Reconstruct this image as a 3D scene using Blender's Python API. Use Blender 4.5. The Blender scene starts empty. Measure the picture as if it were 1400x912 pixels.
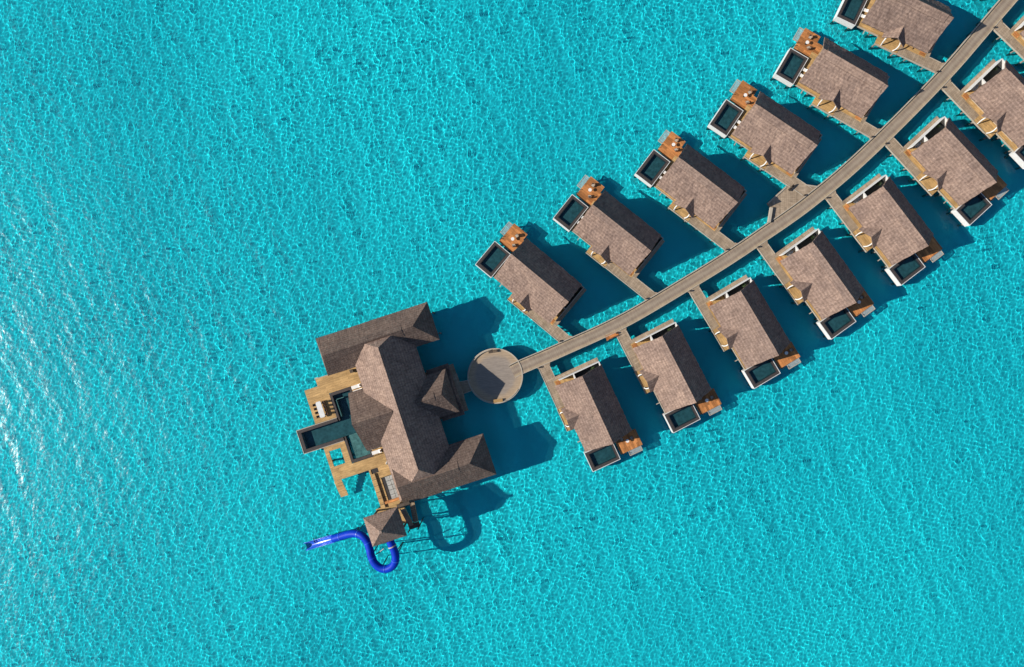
import bpy, bmesh, math, random
from mathutils import Vector, Matrix
random.seed(7)
R = math.radians
scene = bpy.context.scene
COL = scene.collection

# ------------------------------------------------------------------ camera, sky, sun, exposure
CAM_H = 143.6
cam_d = bpy.data.cameras.new('camera'); cam = bpy.data.objects.new('camera', cam_d); COL.objects.link(cam)
cam_d.sensor_width = 36; cam_d.lens = 933 * 36 / 1400
cam_d.clip_start = 1; cam_d.clip_end = 6000
cam.location = (0, 0, CAM_H); cam.rotation_euler = (0, 0, 0)
scene.camera = cam

SUN_EL, SUN_AZ_FROM = 31.0, 187.5          # the sun stands at this angle (counter-clockwise from +x), shadows fall the other way
world = bpy.data.worlds.new('World'); scene.world = world; world.use_nodes = True
wn = world.node_tree.nodes; wl = world.node_tree.links; wn.clear()
sky = wn.new('ShaderNodeTexSky'); sky.sky_type = 'NISHITA'; sky.sun_disc = False
sky.sun_elevation = R(SUN_EL); sky.sun_rotation = R(90 - SUN_AZ_FROM); sky.ozone_density = 4.0; sky.dust_density = .4
bg = wn.new('ShaderNodeBackground'); bg.inputs['Strength'].default_value = 0.070
wo = wn.new('ShaderNodeOutputWorld'); wl.new(sky.outputs[0], bg.inputs[0]); wl.new(bg.outputs[0], wo.inputs[0])
sun_d = bpy.data.lights.new('sun', 'SUN'); sun_d.energy = 4.2; sun_d.angle = R(0.53); sun_d.color = (1, 0.95, 0.87)
sun = bpy.data.objects.new('sun', sun_d); COL.objects.link(sun)
sv = Vector((math.cos(R(SUN_EL)) * math.cos(R(SUN_AZ_FROM)), math.cos(R(SUN_EL)) * math.sin(R(SUN_AZ_FROM)), math.sin(R(SUN_EL))))
sun.rotation_euler = sv.to_track_quat('Z', 'Y').to_euler(); sun.location = sv * 200
vs = scene.view_settings; vs.view_transform = 'Standard'; vs.look = 'None'; vs.exposure = 0.6; vs.gamma = 1; vs.use_curve_mapping = False
scene.cycles.max_bounces = 6; scene.cycles.diffuse_bounces = 2; scene.cycles.glossy_bounces = 2
scene.cycles.transparent_max_bounces = 8; scene.cycles.transmission_bounces = 2
scene.cycles.caustics_reflective = False; scene.cycles.caustics_refractive = True
scene.cycles.sample_clamp_indirect = 4
scene.cycles.use_denoising = True

def P(px, py, z):
    k = (CAM_H - z) / 933.0
    return Vector(((px - 700) * k, (456 - py) * k, z))

# ------------------------------------------------------------------ materials
class NT:
    def __init__(s, name):
        s.m = bpy.data.materials.new(name); s.m.use_nodes = True
        s.n = s.m.node_tree.nodes; s.l = s.m.node_tree.links; s.n.clear()
        s.out = s.n.new('ShaderNodeOutputMaterial')
    def node(s, t, **kw):
        nd = s.n.new(t)
        for k, v in kw.items():
            if k.startswith('i_'): nd.inputs[k[2:].replace('_', ' ')].default_value = v
            else: setattr(nd, k, v)
        return nd
    def link(s, a, b): s.l.new(a, b)
    def pos(s, scale=(1, 1, 1), rot=0, world=False, rnd=True):
        if world:
            g = s.node('ShaderNodeNewGeometry').outputs['Position']
        else:
            g = s.node('ShaderNodeTexCoord').outputs['Object']
            if rnd:
                oi = s.node('ShaderNodeObjectInfo')
                mu = s.node('ShaderNodeVectorMath', operation='SCALE'); mu.inputs[0].default_value = (37, 91, 53)
                s.link(oi.outputs['Random'], mu.inputs['Scale'])
                ad = s.node('ShaderNodeVectorMath', operation='ADD'); s.link(g, ad.inputs[0]); s.link(mu.outputs[0], ad.inputs[1]); g = ad.outputs[0]
        mp = s.node('ShaderNodeMapping'); mp.inputs['Scale'].default_value = scale; mp.inputs['Rotation'].default_value = (0, 0, rot)
        s.link(g, mp.inputs['Vector']); return mp.outputs[0]
    def noise(s, vec, scale, detail=3, rough=.55, dist=0):
        nd = s.node('ShaderNodeTexNoise'); nd.inputs['Scale'].default_value = scale; nd.inputs['Detail'].default_value = detail
        nd.inputs['Roughness'].default_value = rough; nd.inputs['Distortion'].default_value = dist
        s.link(vec, nd.inputs['Vector']); return nd.outputs['Fac']
    def ramp(s, fac, stops, interp='LINEAR'):
        r = s.node('ShaderNodeValToRGB'); cr = r.color_ramp; cr.interpolation = interp
        while len(cr.elements) < len(stops): cr.elements.new(0.5)
        for e, (p, c) in zip(cr.elements, stops):
            e.position = p; e.color = (*c, 1) if len(c) == 3 else c
        s.link(fac, r.inputs[0]); return r.outputs[0]
    def mix(s, a, b, f, mode='MIX'):
        m = s.node('ShaderNodeMix', data_type='RGBA', blend_type=mode)
        for k, v in ((0, f), (6, a), (7, b)):
            if isinstance(v, (int, float)): m.inputs[k].default_value = v
            elif isinstance(v, tuple): m.inputs[k].default_value = (*v, 1)
            else: s.link(v, m.inputs[k])
        return m.outputs[2]
    def math(s, op, a, b=0.0):
        m = s.node('ShaderNodeMath', operation=op)
        for k, v in ((0, a), (1, b)):
            if isinstance(v, (int, float)): m.inputs[k].default_value = v
            else: s.link(v, m.inputs[k])
        return m.outputs[0]
    def bump(s, h, dist, strength=1.0, normal=None):
        b = s.node('ShaderNodeBump'); b.inputs['Distance'].default_value = dist; b.inputs['Strength'].default_value = strength
        s.link(h, b.inputs['Height'])
        if normal is not None: s.link(normal, b.inputs['Normal'])
        return b.outputs[0]
    def bsdf(s, color, rough=.8, normal=None, metallic=0, spec=.3):
        b = s.node('ShaderNodeBsdfPrincipled')
        if isinstance(color, tuple): b.inputs['Base Color'].default_value = (*color, 1)
        else: s.link(color, b.inputs['Base Color'])
        if isinstance(rough, (int, float)): b.inputs['Roughness'].default_value = rough
        else: s.link(rough, b.inputs['Roughness'])
        b.inputs['Metallic'].default_value = metallic; b.inputs['Specular IOR Level'].default_value = spec
        if normal is not None: s.link(normal, b.inputs['Normal'])
        s.link(b.outputs[0], s.out.inputs['Surface']); return s.m

def simple(name, c, rough=.6, var=.12, scale=3.0, spec=.3, metallic=0):
    t = NT(name); v = t.pos()
    n = t.noise(v, scale, 4, .6)
    d = tuple(x * (1 - var) for x in c); h = tuple(min(1, x * (1 + var)) for x in c)
    col = t.ramp(n, [(.3, d), (.7, h)])
    return t.bsdf(col, rough, t.bump(n, .02, .4), metallic, spec)

def thatch_mat(name, tone=1.0, red=1.0):
    t = NT(name); v = t.pos(); v2 = t.pos(scale=(1, 1, 1), rot=.6)
    big = t.noise(v, .28, 4, .6, .4)
    mid = t.noise(v, 1.5, 4, .7)
    fine = t.noise(v2, 2.6, 5, .8)
    # straw runs down the slope: pick the direction from the surface normal
    tc = t.node('ShaderNodeTexCoord'); nx = t.node('ShaderNodeSeparateXYZ'); t.link(tc.outputs['Normal'], nx.inputs[0])
    side_ = t.math('GREATER_THAN', t.math('ABSOLUTE', nx.outputs['X']), t.math('ABSOLUTE', nx.outputs['Y']))
    sA = t.noise(t.pos(scale=(3.2, .7, .7)), 1.0, 4, .7, .3); sB = t.noise(t.pos(scale=(.7, 3.2, .7)), 1.0, 4, .7, .3)
    streak = t.math('ADD', t.math('MULTIPLY', sA, t.math('SUBTRACT', 1.0, side_)), t.math('MULTIPLY', sB, side_))
    oz = t.node('ShaderNodeSeparateXYZ'); t.link(tc.outputs['Object'], oz.inputs[0])
    course = t.math('SINE', t.math('ADD', t.math('MULTIPLY', oz.outputs['Z'], 15.0), t.math('MULTIPLY', mid, 5.0)))
    a = (.225 * tone * red, .158 * tone, .125 * tone); b = (.36 * tone * red, .262 * tone, .208 * tone)
    c1 = t.ramp(mid, [(.25, a), (.75, b)])
    c2 = t.ramp(fine, [(.3, (.68, .66, .66)), (.5, (.98, .98, .98)), (.7, (1.36, 1.36, 1.37))])
    c = t.mix(c1, c2, .9, 'MULTIPLY')
    c3 = t.ramp(big, [(.3, (.78, .77, .79)), (.65, (1.12, 1.1, 1.08))])
    c = t.mix(c, c3, 1.0, 'MULTIPLY')
    c4 = t.ramp(streak, [(.3, (.68, .66, .66)), (.5, (1, 1, 1)), (.7, (1.3, 1.3, 1.3))])
    c = t.mix(c, c4, .9, 'MULTIPLY')
    c5 = t.ramp(course, [(.0, (.86, .86, .87)), (.35, (1.02, 1.02, 1.02)), (1, (1.04, 1.04, 1.04))])
    c = t.mix(c, c5, 1.0, 'MULTIPLY')
    oi = t.node('ShaderNodeObjectInfo').outputs['Random']
    c = t.mix(c, t.ramp(oi, [(0, (.90, .90, .91)), (.5, (1.0, .98, .97)), (1, (1.1, 1.08, 1.06))]), 1.0, 'MULTIPLY')
    h = t.math('ADD', t.math('MULTIPLY', fine, .5), t.math('MULTIPLY', streak, .6))
    return t.bsdf(c, .95, t.bump(h, .16, .8), 0, .1)

def wood_mat(name, c, rot=0, contrast=.25, plank=.5, rough=.75):
    t = NT(name); v = t.pos(rot=rot)
    br = t.node('ShaderNodeTexBrick'); br.offset = .37; br.squash = 1
    br.inputs['Scale'].default_value = 1.0; br.inputs['Brick Width'].default_value = 3.1; br.inputs['Row Height'].default_value = plank
    br.inputs['Mortar Size'].default_value = .012; br.inputs['Mortar Smooth'].default_value = .3; br.inputs['Bias'].default_value = 0
    lo = tuple(x * (1 - contrast) for x in c); hi = tuple(min(1, x * (1 + contrast)) for x in c)
    br.inputs['Color1'].default_value = (*lo, 1); br.inputs['Color2'].default_value = (*hi, 1); br.inputs['Mortar'].default_value = (*(x * .35 for x in c), 1)
    t.link(v, br.inputs['Vector'])
    n = t.noise(t.pos(scale=(1, 5, 1), rot=rot), .8, 4, .65)
    c2 = t.ramp(n, [(.3, (.72, .7, .68)), (.7, (1.2, 1.2, 1.22))])
    n3 = t.noise(v, .5, 3, .6)
    c3 = t.ramp(n3, [(.3, (.82, .8, .78)), (.7, (1.12, 1.13, 1.15))])
    col = t.mix(t.mix(br.outputs['Color'], c2, .9, 'MULTIPLY'), c3, 1.0, 'MULTIPLY')
    return t.bsdf(col, rough, t.bump(n, .02, .5), 0, .25)

M = {}
M['thatch'] = thatch_mat('thatch', .83)
M['thatch_shade'] = thatch_mat('thatch_shade', .60, .98)  # darker copy of thatch: shade of the wing roofs is put into the tone
M['wood_tan'] = wood_mat('wood_tan', (.50, .31, .125), 0, .16, .45)
M['wood_grey'] = wood_mat('wood_grey', (.35, .265, .18), R(90), .14, .4)
M['wood_orange'] = wood_mat('wood_orange', (.47, .19, .06), 0, .38, .5, .6)
M['wood_dark'] = wood_mat('wood_dark', (.10, .075, .055), 0, .25, .4)
M['white'] = simple('white_plaster', (.66, .65, .62), .6, .08, 2)
M['cream'] = simple('cream_plaster', (.42, .36, .28), .75, .1, 2)
M['stone'] = simple('coping_stone', (.055, .044, .04), .7, .22, 2.5)
M['tile'] = simple('pool_tile', (.042, .085, .09), .4, .35, 1.4)
M['tile_light'] = simple('pool_shelf_tile', (.16, .21, .18), .4, .45, 1.2)
M['tile_dark'] = simple('pool_wall_tile', (.02, .03, .035), .4, .3, 1.4)
M['pale'] = simple('pale_cushion', (.78, .74, .68), .85, .05, 5)
M['brown'] = simple('brown_wicker', (.22, .12, .07), .8, .25, 6)
M['grey_paving'] = simple('grey_paving', (.36, .35, .32), .8, .25, 1.6)
M['dark'] = simple('dark_timber', (.035, .03, .028), .7, .25, 2)
M['metal'] = simple('dark_metal', (.06, .06, .065), .4, .2, 3, .5, .6)
M['rope'] = simple('grey_net_rope', (.42, .46, .44), .9, .2, 8)
M['pile'] = simple('concrete_pile', (.22, .20, .17), .9, .3, 1.5)
M['cap'] = simple('ridge_cap_thatch', (.26, .19, .152), .95, .25, 2.5, .1)
M['leaf'] = simple('leaf_green', (.05, .09, .03), .7, .5, 3)

t = NT('slide_plastic'); n = t.noise(t.pos(), .8, 3)
M['slide'] = t.bsdf(t.ramp(n, [(.3, (.0, .022, .33)), (.7, (.0, .036, .44))]), .5, None, 0, .16)
t = NT('slide_trough_plastic'); n = t.noise(t.pos(), .8, 3)
M['slide_light'] = t.bsdf(t.ramp(n, [(.3, (.01, .07, .5)), (.7, (.03, .14, .62))]), .25, None, 0, .6)
# glass
t = NT('dark_glass'); M['glass'] = t.bsdf((.02, .03, .035), .06, None, 0, .6)
# pool water
t = NT('pool_water'); v = t.pos(); n = t.noise(v, 2.2, 2, .5)
nb = t.bump(n, .03, .6)
tr = t.node('ShaderNodeBsdfTransparent'); tr.inputs[0].default_value = (.62, .86, .9, 1)
gl = t.node('ShaderNodeBsdfGlossy'); gl.inputs['Roughness'].default_value = .05; t.link(nb, gl.inputs['Normal'])
fr = t.node('ShaderNodeFresnel'); bf = t.node('ShaderNodeNewGeometry').outputs['Backfacing']; t.link(t.math('SUBTRACT', 1.33, t.math('MULTIPLY', bf, 1.33 - 1 / 1.33)), fr.inputs[0])
ms = t.node('ShaderNodeMixShader'); t.link(fr.outputs[0], ms.inputs[0]); t.link(tr.outputs[0], ms.inputs[1]); t.link(gl.outputs[0], ms.inputs[2])
t.link(ms.outputs[0], t.out.inputs['Surface']); M['pool_water'] = t.m

# boardwalk: wear tracks along the path (uv.x = metres along, uv.y = metres across)
t = NT('boardwalk_planks')
uv = t.node('ShaderNodeUVMap').outputs[0]
sp = t.node('ShaderNodeSeparateXYZ'); t.link(uv, sp.inputs[0])
def uvn(scale, nscale, det=4):
    mp = t.node('ShaderNodeMapping'); mp.inputs['Scale'].default_value = scale; t.link(uv, mp.inputs['Vector']); return t.noise(mp.outputs[0], nscale, det, .65)
wob = t.math('ADD', t.math('ABSOLUTE', sp.outputs['Y']), t.math('MULTIPLY', t.math('SUBTRACT', uvn((.15, 1, 1), 1.0, 2), .5), .5))
tracks = t.ramp(wob, [(0, (.33, .265, .195)), (.22, (.31, .245, .18)), (.5, (.26, .20, .148)), (.72, (.265, .2, .15)), (.95, (.35, .27, .18)), (1, (.38, .29, .19))])
pl = t.ramp(uvn((6.0, .35, 1), .9, 3), [(.3, (.8, .79, .78)), (.7, (1.17, 1.18, 1.19))])
bl = t.ramp(uvn((.4, .6, 1), .9, 4), [(.3, (.86, .85, .85)), (.7, (1.1, 1.1, 1.1))])
M['boardwalk'] = t.bsdf(t.mix(t.mix(tracks, pl, 1.0, 'MULTIPLY'), bl, 1.0, 'MULTIPLY'), .8, None, 0, .2)
# round deck
t = NT('platform_planks'); v = t.pos(rnd=False)
ln = t.node('ShaderNodeVectorMath', operation='LENGTH'); t.link(v, ln.inputs[0])
n = t.noise(v, .6, 4, .65); n2 = t.noise(t.pos(scale=(1, 8, 1), rot=.4, rnd=False), .8, 4, .6)
rr = t.math('ADD', t.math('DIVIDE', ln.outputs['Value'], 6.0), t.math('MULTIPLY', t.math('SUBTRACT', n, .5), .18))
c = t.ramp(rr, [(0, (.25, .21, .175)), (.7, (.28, .23, .185)), (.8, (.36, .27, .185)), (1, (.40, .29, .18))])
c = t.mix(c, t.ramp(n2, [(.3, (.8, .8, .8)), (.7, (1.18, 1.18, 1.18))]), 1.0, 'MULTIPLY')
M['platform'] = t.bsdf(c, .85, None, 0, .2)

# sea bed: pale sand
t = NT('sea_sand'); v = t.pos(world=True)
n1 = t.noise(v, .5, 3, .6)
nb = t.bump(n1, .12, 1.0)
patch = t.ramp(t.noise(t.pos(world=True, scale=(1, .6, 1), rot=.5), .018, 4, .55), [(.3, (.58, .62, .65)), (.48, (.74, .76, .77)), (.7, (.88, .89, .87))])
M['seabed'] = t.bsdf(patch, 1, nb, 0, 0)
# water: turquoise tint, fresnel gloss on small waves
t = NT('lagoon_water'); v = t.pos(world=True)
w1 = t.noise(t.pos(world=True, scale=(1, .42, 1), rot=R(-18)), .55, 3, .6, .5)
w2 = t.noise(v, 1.7, 3, .6)
w0 = t.noise(t.pos(world=True, scale=(1, .35, 1), rot=R(-18)), .09, 2, .5)
h = t.math('MULTIPLY', w2, .07)
nb = t.bump(h, 1.0, 1.0)
tr = t.node('ShaderNodeBsdfRefraction'); tr.inputs['Color'].default_value = (.13, .945, 1.0, 1); tr.inputs['Roughness'].default_value = 0; tr.inputs['IOR'].default_value = 1.33
df = t.node('ShaderNodeBsdfDiffuse'); df.inputs[0].default_value = (0.02, .50, .60, 1); t.link(nb, df.inputs['Normal'])
gl = t.node('ShaderNodeBsdfGlossy'); gl.inputs['Roughness'].default_value = .28; t.link(nb, gl.inputs['Normal'])
m1 = t.node('ShaderNodeMixShader'); m1.inputs[0].default_value = .05; t.link(tr.outputs[0], m1.inputs[1]); t.link(df.outputs[0], m1.inputs[2])
fr = t.node('ShaderNodeFresnel'); bf = t.node('ShaderNodeNewGeometry').outputs['Backfacing']; t.link(t.math('SUBTRACT', 1.33, t.math('MULTIPLY', bf, 1.33 - 1 / 1.33)), fr.inputs[0]); t.link(nb, fr.inputs['Normal'])
m2 = t.node('ShaderNodeMixShader'); t.link(fr.outputs[0], m2.inputs[0]); t.link(m1.outputs[0], m2.inputs[1]); t.link(gl.outputs[0], m2.inputs[2])
t.link(m2.outputs[0], t.out.inputs['Surface']); M['water'] = t.m

# ------------------------------------------------------------------ mesh helpers
class MB:
    def __init__(s, fn=None): s.bm = bmesh.new(); s.fn = fn or (lambda v: v)
    def v(s, p): return s.bm.verts.new(s.fn(Vector(p)))
    def face(s, pts): return s.bm.faces.new([s.v(p) for p in pts])
    def prism(s, pts, z0, z1):
        n = len(pts)
        a = [s.v((x, y, z0)) for x, y in pts]; b = [s.v((x, y, z1)) for x, y in pts]
        s.bm.faces.new(a); s.bm.faces.new(b[::-1])
        for i in range(n): s.bm.faces.new((a[i], b[i], b[(i + 1) % n], a[(i + 1) % n]))
        return s
    def box(s, x0, x1, y0, y1, z0, z1): return s.prism([(x0, y0), (x1, y0), (x1, y1), (x0, y1)], z0, z1)
    def rbox(s, cx, cy, lx, ly, z0, z1, a=0):
        c, q = math.cos(a), math.sin(a); pts = []
        for x, y in ((-lx / 2, -ly / 2), (lx / 2, -ly / 2), (lx / 2, ly / 2), (-lx / 2, ly / 2)): pts.append((cx + c * x - q * y, cy + q * x + c * y))
        return s.prism(pts, z0, z1)
    def slab(s, top, th):                       # sloping slab: any planar polygon, thickened straight down
        a = [s.v(p) for p in top]; b = [s.v((p[0], p[1], p[2] - th)) for p in top]; n = len(a)
        s.bm.faces.new(a); s.bm.faces.new(b[::-1])
        for i in range(n): s.bm.faces.new((a[i], a[(i + 1) % n], b[(i + 1) % n], b[i]))
        return s
    def cyl(s, x, y, z0, z1, r, r1=None, n=12):
        r1 = r if r1 is None else r1
        a = [s.v((x + r * math.cos(2 * math.pi * i / n), y + r * math.sin(2 * math.pi * i / n), z0)) for i in range(n)]
        b = [s.v((x + r1 * math.cos(2 * math.pi * i / n), y + r1 * math.sin(2 * math.pi * i / n), z1)) for i in range(n)]
        s.bm.faces.new(a); s.bm.faces.new(b[::-1])
        for i in range(n): s.bm.faces.new((a[i], b[i], b[(i + 1) % n], a[(i + 1) % n]))
        return s
    def tube(s, pts, r, n=8, closed=True, arc=None):
        pts = [Vector(p) for p in pts]; rings = []
        for i, p in enumerate(pts):
            d = (pts[min(i + 1, len(pts) - 1)] - pts[max(i - 1, 0)]).normalized()
            up = Vector((0, 0, 1)) if abs(d.z) < .95 else Vector((1, 0, 0))
            x = d.cross(up).normalized(); y = x.cross(d).normalized()
            rr = r[i] if isinstance(r, (list, tuple)) else r
            if arc is None: rings.append([s.v(p + rr * (math.cos(2 * math.pi * k / n) * x + math.sin(2 * math.pi * k / n) * y)) for k in range(n)])
            else:
                a0, a1, th = arc; ring = []
                for k in range(n + 1): q = a0 + (a1 - a0) * k / n; ring.append(s.v(p + rr * (math.cos(q) * x + math.sin(q) * y)))
                for k in range(n, -1, -1): q = a0 + (a1 - a0) * k / n; ring.append(s.v(p + (rr - th) * (math.cos(q) * x + math.sin(q) * y)))
                rings.append(ring)
        m = len(rings[0])
        for i in range(len(rings) - 1):
            for k in range(m): s.bm.faces.new((rings[i][k], rings[i][(k + 1) % m], rings[i + 1][(k + 1) % m], rings[i + 1][k]))
        if closed: s.bm.faces.new(rings[0][::-1]); s.bm.faces.new(rings[-1])
        return s
    def build(s, name, mat, parent=None, smooth=False, bevel=0):
        if bevel: bmesh.ops.bevel(s.bm, geom=s.bm.edges[:], offset=bevel, segments=1, affect='EDGES', clamp_overlap=True)
        bmesh.ops.recalc_face_normals(s.bm, faces=s.bm.faces[:])
        me = bpy.data.meshes.new(name); s.bm.to_mesh(me); s.bm.free()
        if smooth:
            for p in me.polygons: p.use_smooth = True
        me.materials.append(M[mat] if isinstance(mat, str) else mat)
        o = bpy.data.objects.new(name, me); COL.objects.link(o)
        if parent is not None: o.parent = parent
        return o

def empty(name, loc=(0, 0, 0), rz=0, label=None, cat=None, group=None):
    o = bpy.data.objects.new(name, None); COL.objects.link(o); o.location = loc; o.rotation_euler = (0, 0, rz)
    o.empty_display_size = .5
    tag(o, label, cat, group); return o
def tag(o, label=None, cat=None, group=None, kind=None):
    if label: o['label'] = label
    if cat: o['category'] = cat
    if group: o['group'] = group
    if kind: o['kind'] = kind
    return o
def copy_tree(o, parent=None):
    c = o.copy(); COL.objects.link(c)
    if parent is not None: c.parent = parent; c.matrix_parent_inverse = o.matrix_parent_inverse
    for ch in list(o.children): copy_tree(ch, c)
    return c

WAVE_STEP = .16
WAVES = ((.45, 1.3, .058, 80, 80), (1.2, 3.4, .046, 40, 80), (2.6, 9.0, .036, 30, 17))
# ------------------------------------------------------------------ the setting
b = MB(); S = 2500; b.face([(-S, -S, -2), (S, -S, -2), (S, S, -2), (-S, S, -2)]); seabed = b.build('seabed', 'seabed')
if seabed.data.polygons[0].normal.z < 0: seabed.data.flip_normals()
tag(seabed, kind='structure')
# the water surface: real wavelets (a sum of many short-crested ripples) inside 260 x 190 m, calm beyond
import numpy as np
GX, GY, ST = 130.0, 95.0, WAVE_STEP
xs = np.arange(-GX, GX + ST / 2, ST); ys = np.arange(-GY, GY + ST / 2, ST)
far = lambda g: np.append(g * (S / g) ** (np.arange(1, 16) / 16.0), S)          # ever wider cells out to the horizon
fx, fy = far(xs[-1]), far(ys[-1])
xs = np.concatenate([-fx[::-1], xs, fx]); ys = np.concatenate([-fy[::-1], ys, fy])
XX, YY = np.meshgrid(xs, ys); ZZ = np.zeros_like(XX)
rg = np.random.RandomState(11)
grp = 0.95 + 0.10 * np.sin(XX * .07 + 1.3 * np.sin(YY * .05)) * np.sin(YY * .06 + 2 + np.sin(XX * .04)) - 0.22 * np.clip((XX - YY - 40) / 120, 0, 1)
for lam0, lam1, slope, n_, spread in WAVES:
    for k in range(n_):
        lam = lam0 * (lam1 / lam0) ** rg.rand(); kk = 2 * math.pi / lam
        th = R(18 + rg.randn() * spread)
        a_ = slope / kk * math.sqrt(2 / n_)
        ph = kk * (math.cos(th) * XX + math.sin(th) * YY) + rg.rand() * 6.283
        ZZ += a_ * np.sin(ph)
edge = np.clip(np.minimum(GX - np.abs(XX), GY - np.abs(YY)) / 8.0, 0, 1)
ZZ *= edge * grp
ny_, nx_ = ZZ.shape
co = np.stack([XX, YY, ZZ], -1).reshape(-1, 3)
id_ = np.arange(nx_ * ny_).reshape(ny_, nx_)
q_ = np.stack([id_[:-1, :-1], id_[:-1, 1:], id_[1:, 1:], id_[1:, :-1]], -1).reshape(-1, 4)
me = bpy.data.meshes.new('water')
me.vertices.add(len(co)); me.vertices.foreach_set('co', co.ravel().astype(np.float32))
me.loops.add(len(q_) * 4)
me.loops.foreach_set('vertex_index', q_.ravel().astype(np.int32))
me.polygons.add(len(q_))
st = (np.arange(len(q_)) * 4).astype(np.int32)
me.polygons.foreach_set('loop_start', st)
me.polygons.foreach_set('use_smooth', np.ones(len(q_), dtype=bool))
me.update(calc_edges=True); me.validate()
me.materials.append(M['water'])
water = bpy.data.objects.new('water', me); COL.objects.link(water); tag(water, kind='structure')
water.cycles.is_caustics_caster = True; seabed.cycles.is_caustics_receiver = True; sun_d.cycles.is_caustics_light = True

# ------------------------------------------------------------------ thatched villas
ZE, ZR, WS, WN, LR = 4.0, 8.7, 5.58, 4.9, 14.8
DECK = 1.8
def roof_z(y): return ZR - (ZR - ZE) * (abs(y) / (WS if y < 0 else WN))
def make_villa(flip):
    s = -1 if flip else 1
    F = lambda v: Vector((v.x, v.y * s, v.z))
    root = empty('overwater_villa')
    def mb(): return MB(F)
    # roof: two thick slopes, eaves a little ragged
    rnd = random.Random(3 + flip)
    b = mb(); n = 36
    for (w, sg) in ((WS, -1), (WN, 1)):
        grid = []
        m = 12
        for i in range(n + 1):
            x = LR * i / n; row = []
            for j in range(m + 1):
                y = sg * w * j / m
                z = roof_z(y) + (rnd.uniform(-.05, .05) if 0 < j < m else 0) - .12 * math.sin(math.pi * j / m)
                yy = y + (sg * rnd.uniform(-.06, .06) if j == m else 0); xx = x + (rnd.uniform(-.05, .05) if i in (0, n) else 0)
                row.append((xx, yy, z))
            grid.append(row)
        top = [[b.v(p) for p in r] for r in grid]; bot = [[b.v((p[0], p[1], p[2] - .32)) for p in r] for r in grid]
        for i in range(n):
            for j in range(m):
                b.bm.faces.new((top[i][j], top[i + 1][j], top[i + 1][j + 1], top[i][j + 1])); b.bm.faces.new((bot[i][j], bot[i][j + 1], bot[i + 1][j + 1], bot[i + 1][j]))
            b.bm.faces.new((top[i][m], top[i + 1][m], bot[i + 1][m], bot[i][m])); b.bm.faces.new((top[i][0], bot[i][0], bot[i + 1][0], top[i + 1][0]))
        for i in (0, n):
            for j in range(m): b.bm.faces.new((top[i][j], top[i][j + 1], bot[i][j + 1], bot[i][j]))
    roof = b.build('roof', 'thatch', root)
    b = mb(); x0, x1 = .95, LR - 1.05
    for w, sg in ((1.15, -1), (.9, 1)):
        ze = roof_z(sg * w) + .10
        b.slab([(x0, 0, ZR + .16), (x1, 0, ZR + .16), (x1, sg * w, ze), (x0, sg * w, ze)], .16)
    b.build('ridge_cap', 'thatch', roof)
    # porch roof on the long lower slope
    b = mb(); px = 7.6; yr0, yr1 = -3.3, -6.35; zt = 5.6; ez = 3.75
    for q in (-1, 1): b.slab([(px, yr0, zt), (px, yr1, zt), (px + q * 2.45, yr1 - .15, ez), (px + q * 2.45, yr0, ez)], .22)
    b.build('porch_roof', 'thatch', root)
    b = mb()                                                 # curved white brackets that carry the porch roof
    for q in (-1, 1):
        pts = []
        for k in range(9):
            f = k / 8; pts.append((px + q * (1.35 + .25 * math.sin(f * 3.1)), -6.9 + 1.5 * f * f, 1.8 + 1.9 * math.sin(f * math.pi / 2)))
        bb = mb(); bb.tube(pts, .13, 6); bb.build('bracket', 'white', root)
    b.bm.free()
    # walls under the roof
    b = mb(); xa, xb, ya, yb = 1.3, 13.5, -4.35, 3.9
    for x in (xa, xb - .2):
        prof = [(ya, DECK), (yb, DECK), (yb, roof_z(yb) - .4), (0, ZR - .45), (ya, roof_z(ya) - .4)]
        A = [b.v((x, y, z)) for y, z in prof]; B = [b.v((x + .2, y, z)) for y, z in prof]
        b.bm.faces.new(A); b.bm.faces.new(B[::-1])
        for i in range(5): b.bm.faces.new((A[i], B[i], B[(i + 1) % 5], A[(i + 1) % 5]))
    b.box(xa + .2, xb - .2, ya, ya + .2, DECK, roof_z(ya) - .4); b.box(xa + .2, xb - .2, yb - .2, yb, DECK, roof_z(yb) - .4)
    wall = b.build('wall', 'cream', root)
    for y0, y1 in ((-3.9, -1.4), (-1.2, 1.2), (1.4, 3.5)):
        b = mb(); b.box(1.2, 1.29, y0, y1, DECK + .02, 4.3); g = b.build('glass_door', 'dark', wall)
        b = mb(); b.box(1.17, 1.2, y0 + .08, y1 - .08, DECK + .1, 4.2); b.build('pane', 'glass', g)
    for x0_, x1_ in ((2.4, 4.2), (10.6, 12.4)):
        b = mb(); b.box(x0_, x1_, -4.42, -4.36, 2.6, 3.9); g = b.build('window', 'dark', wall); b = mb(); b.box(x0_ + .07, x1_ - .07, -4.44, -4.42, 2.67, 3.83); b.build('pane', 'glass', g)
    b = mb(); b.box(7.0, 8.2, -4.43, -4.36, DECK + .02, 3.95); b.build('door', 'wood_dark', wall)
    # decks
    b = mb(); b.box(-.45, 15.6, -5.35, 4.45, DECK - .25, DECK); b.box(4.95, 9.95, -7.1, -5.35, DECK - .25, DECK)
    b.build('deck', 'wood_tan', root)
    b = mb(); b.box(-4.1, -.453, .95, 5.9, DECK - .28, DECK - .05); b.box(-.45, .9, 2.3, 4.4, DECK + .004, DECK + .02)
    sd = b.build('sun_deck', 'wood_orange', root)
    b = mb(); b.box(.9, 1.1, 1, 2, DECK + .004, DECK + .02) if False else b.box(14.1, 15.35, -5.15, -4.15, DECK + .004, DECK + .03); b.build('entrance_mat_deck', 'wood_orange', root)
    # deck edge beams
    b = mb(); b.box(4.93, 9.97, -7.22, -7.1, DECK - .3, DECK + .1); b.build('edge_beam', 'cream', root)
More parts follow.
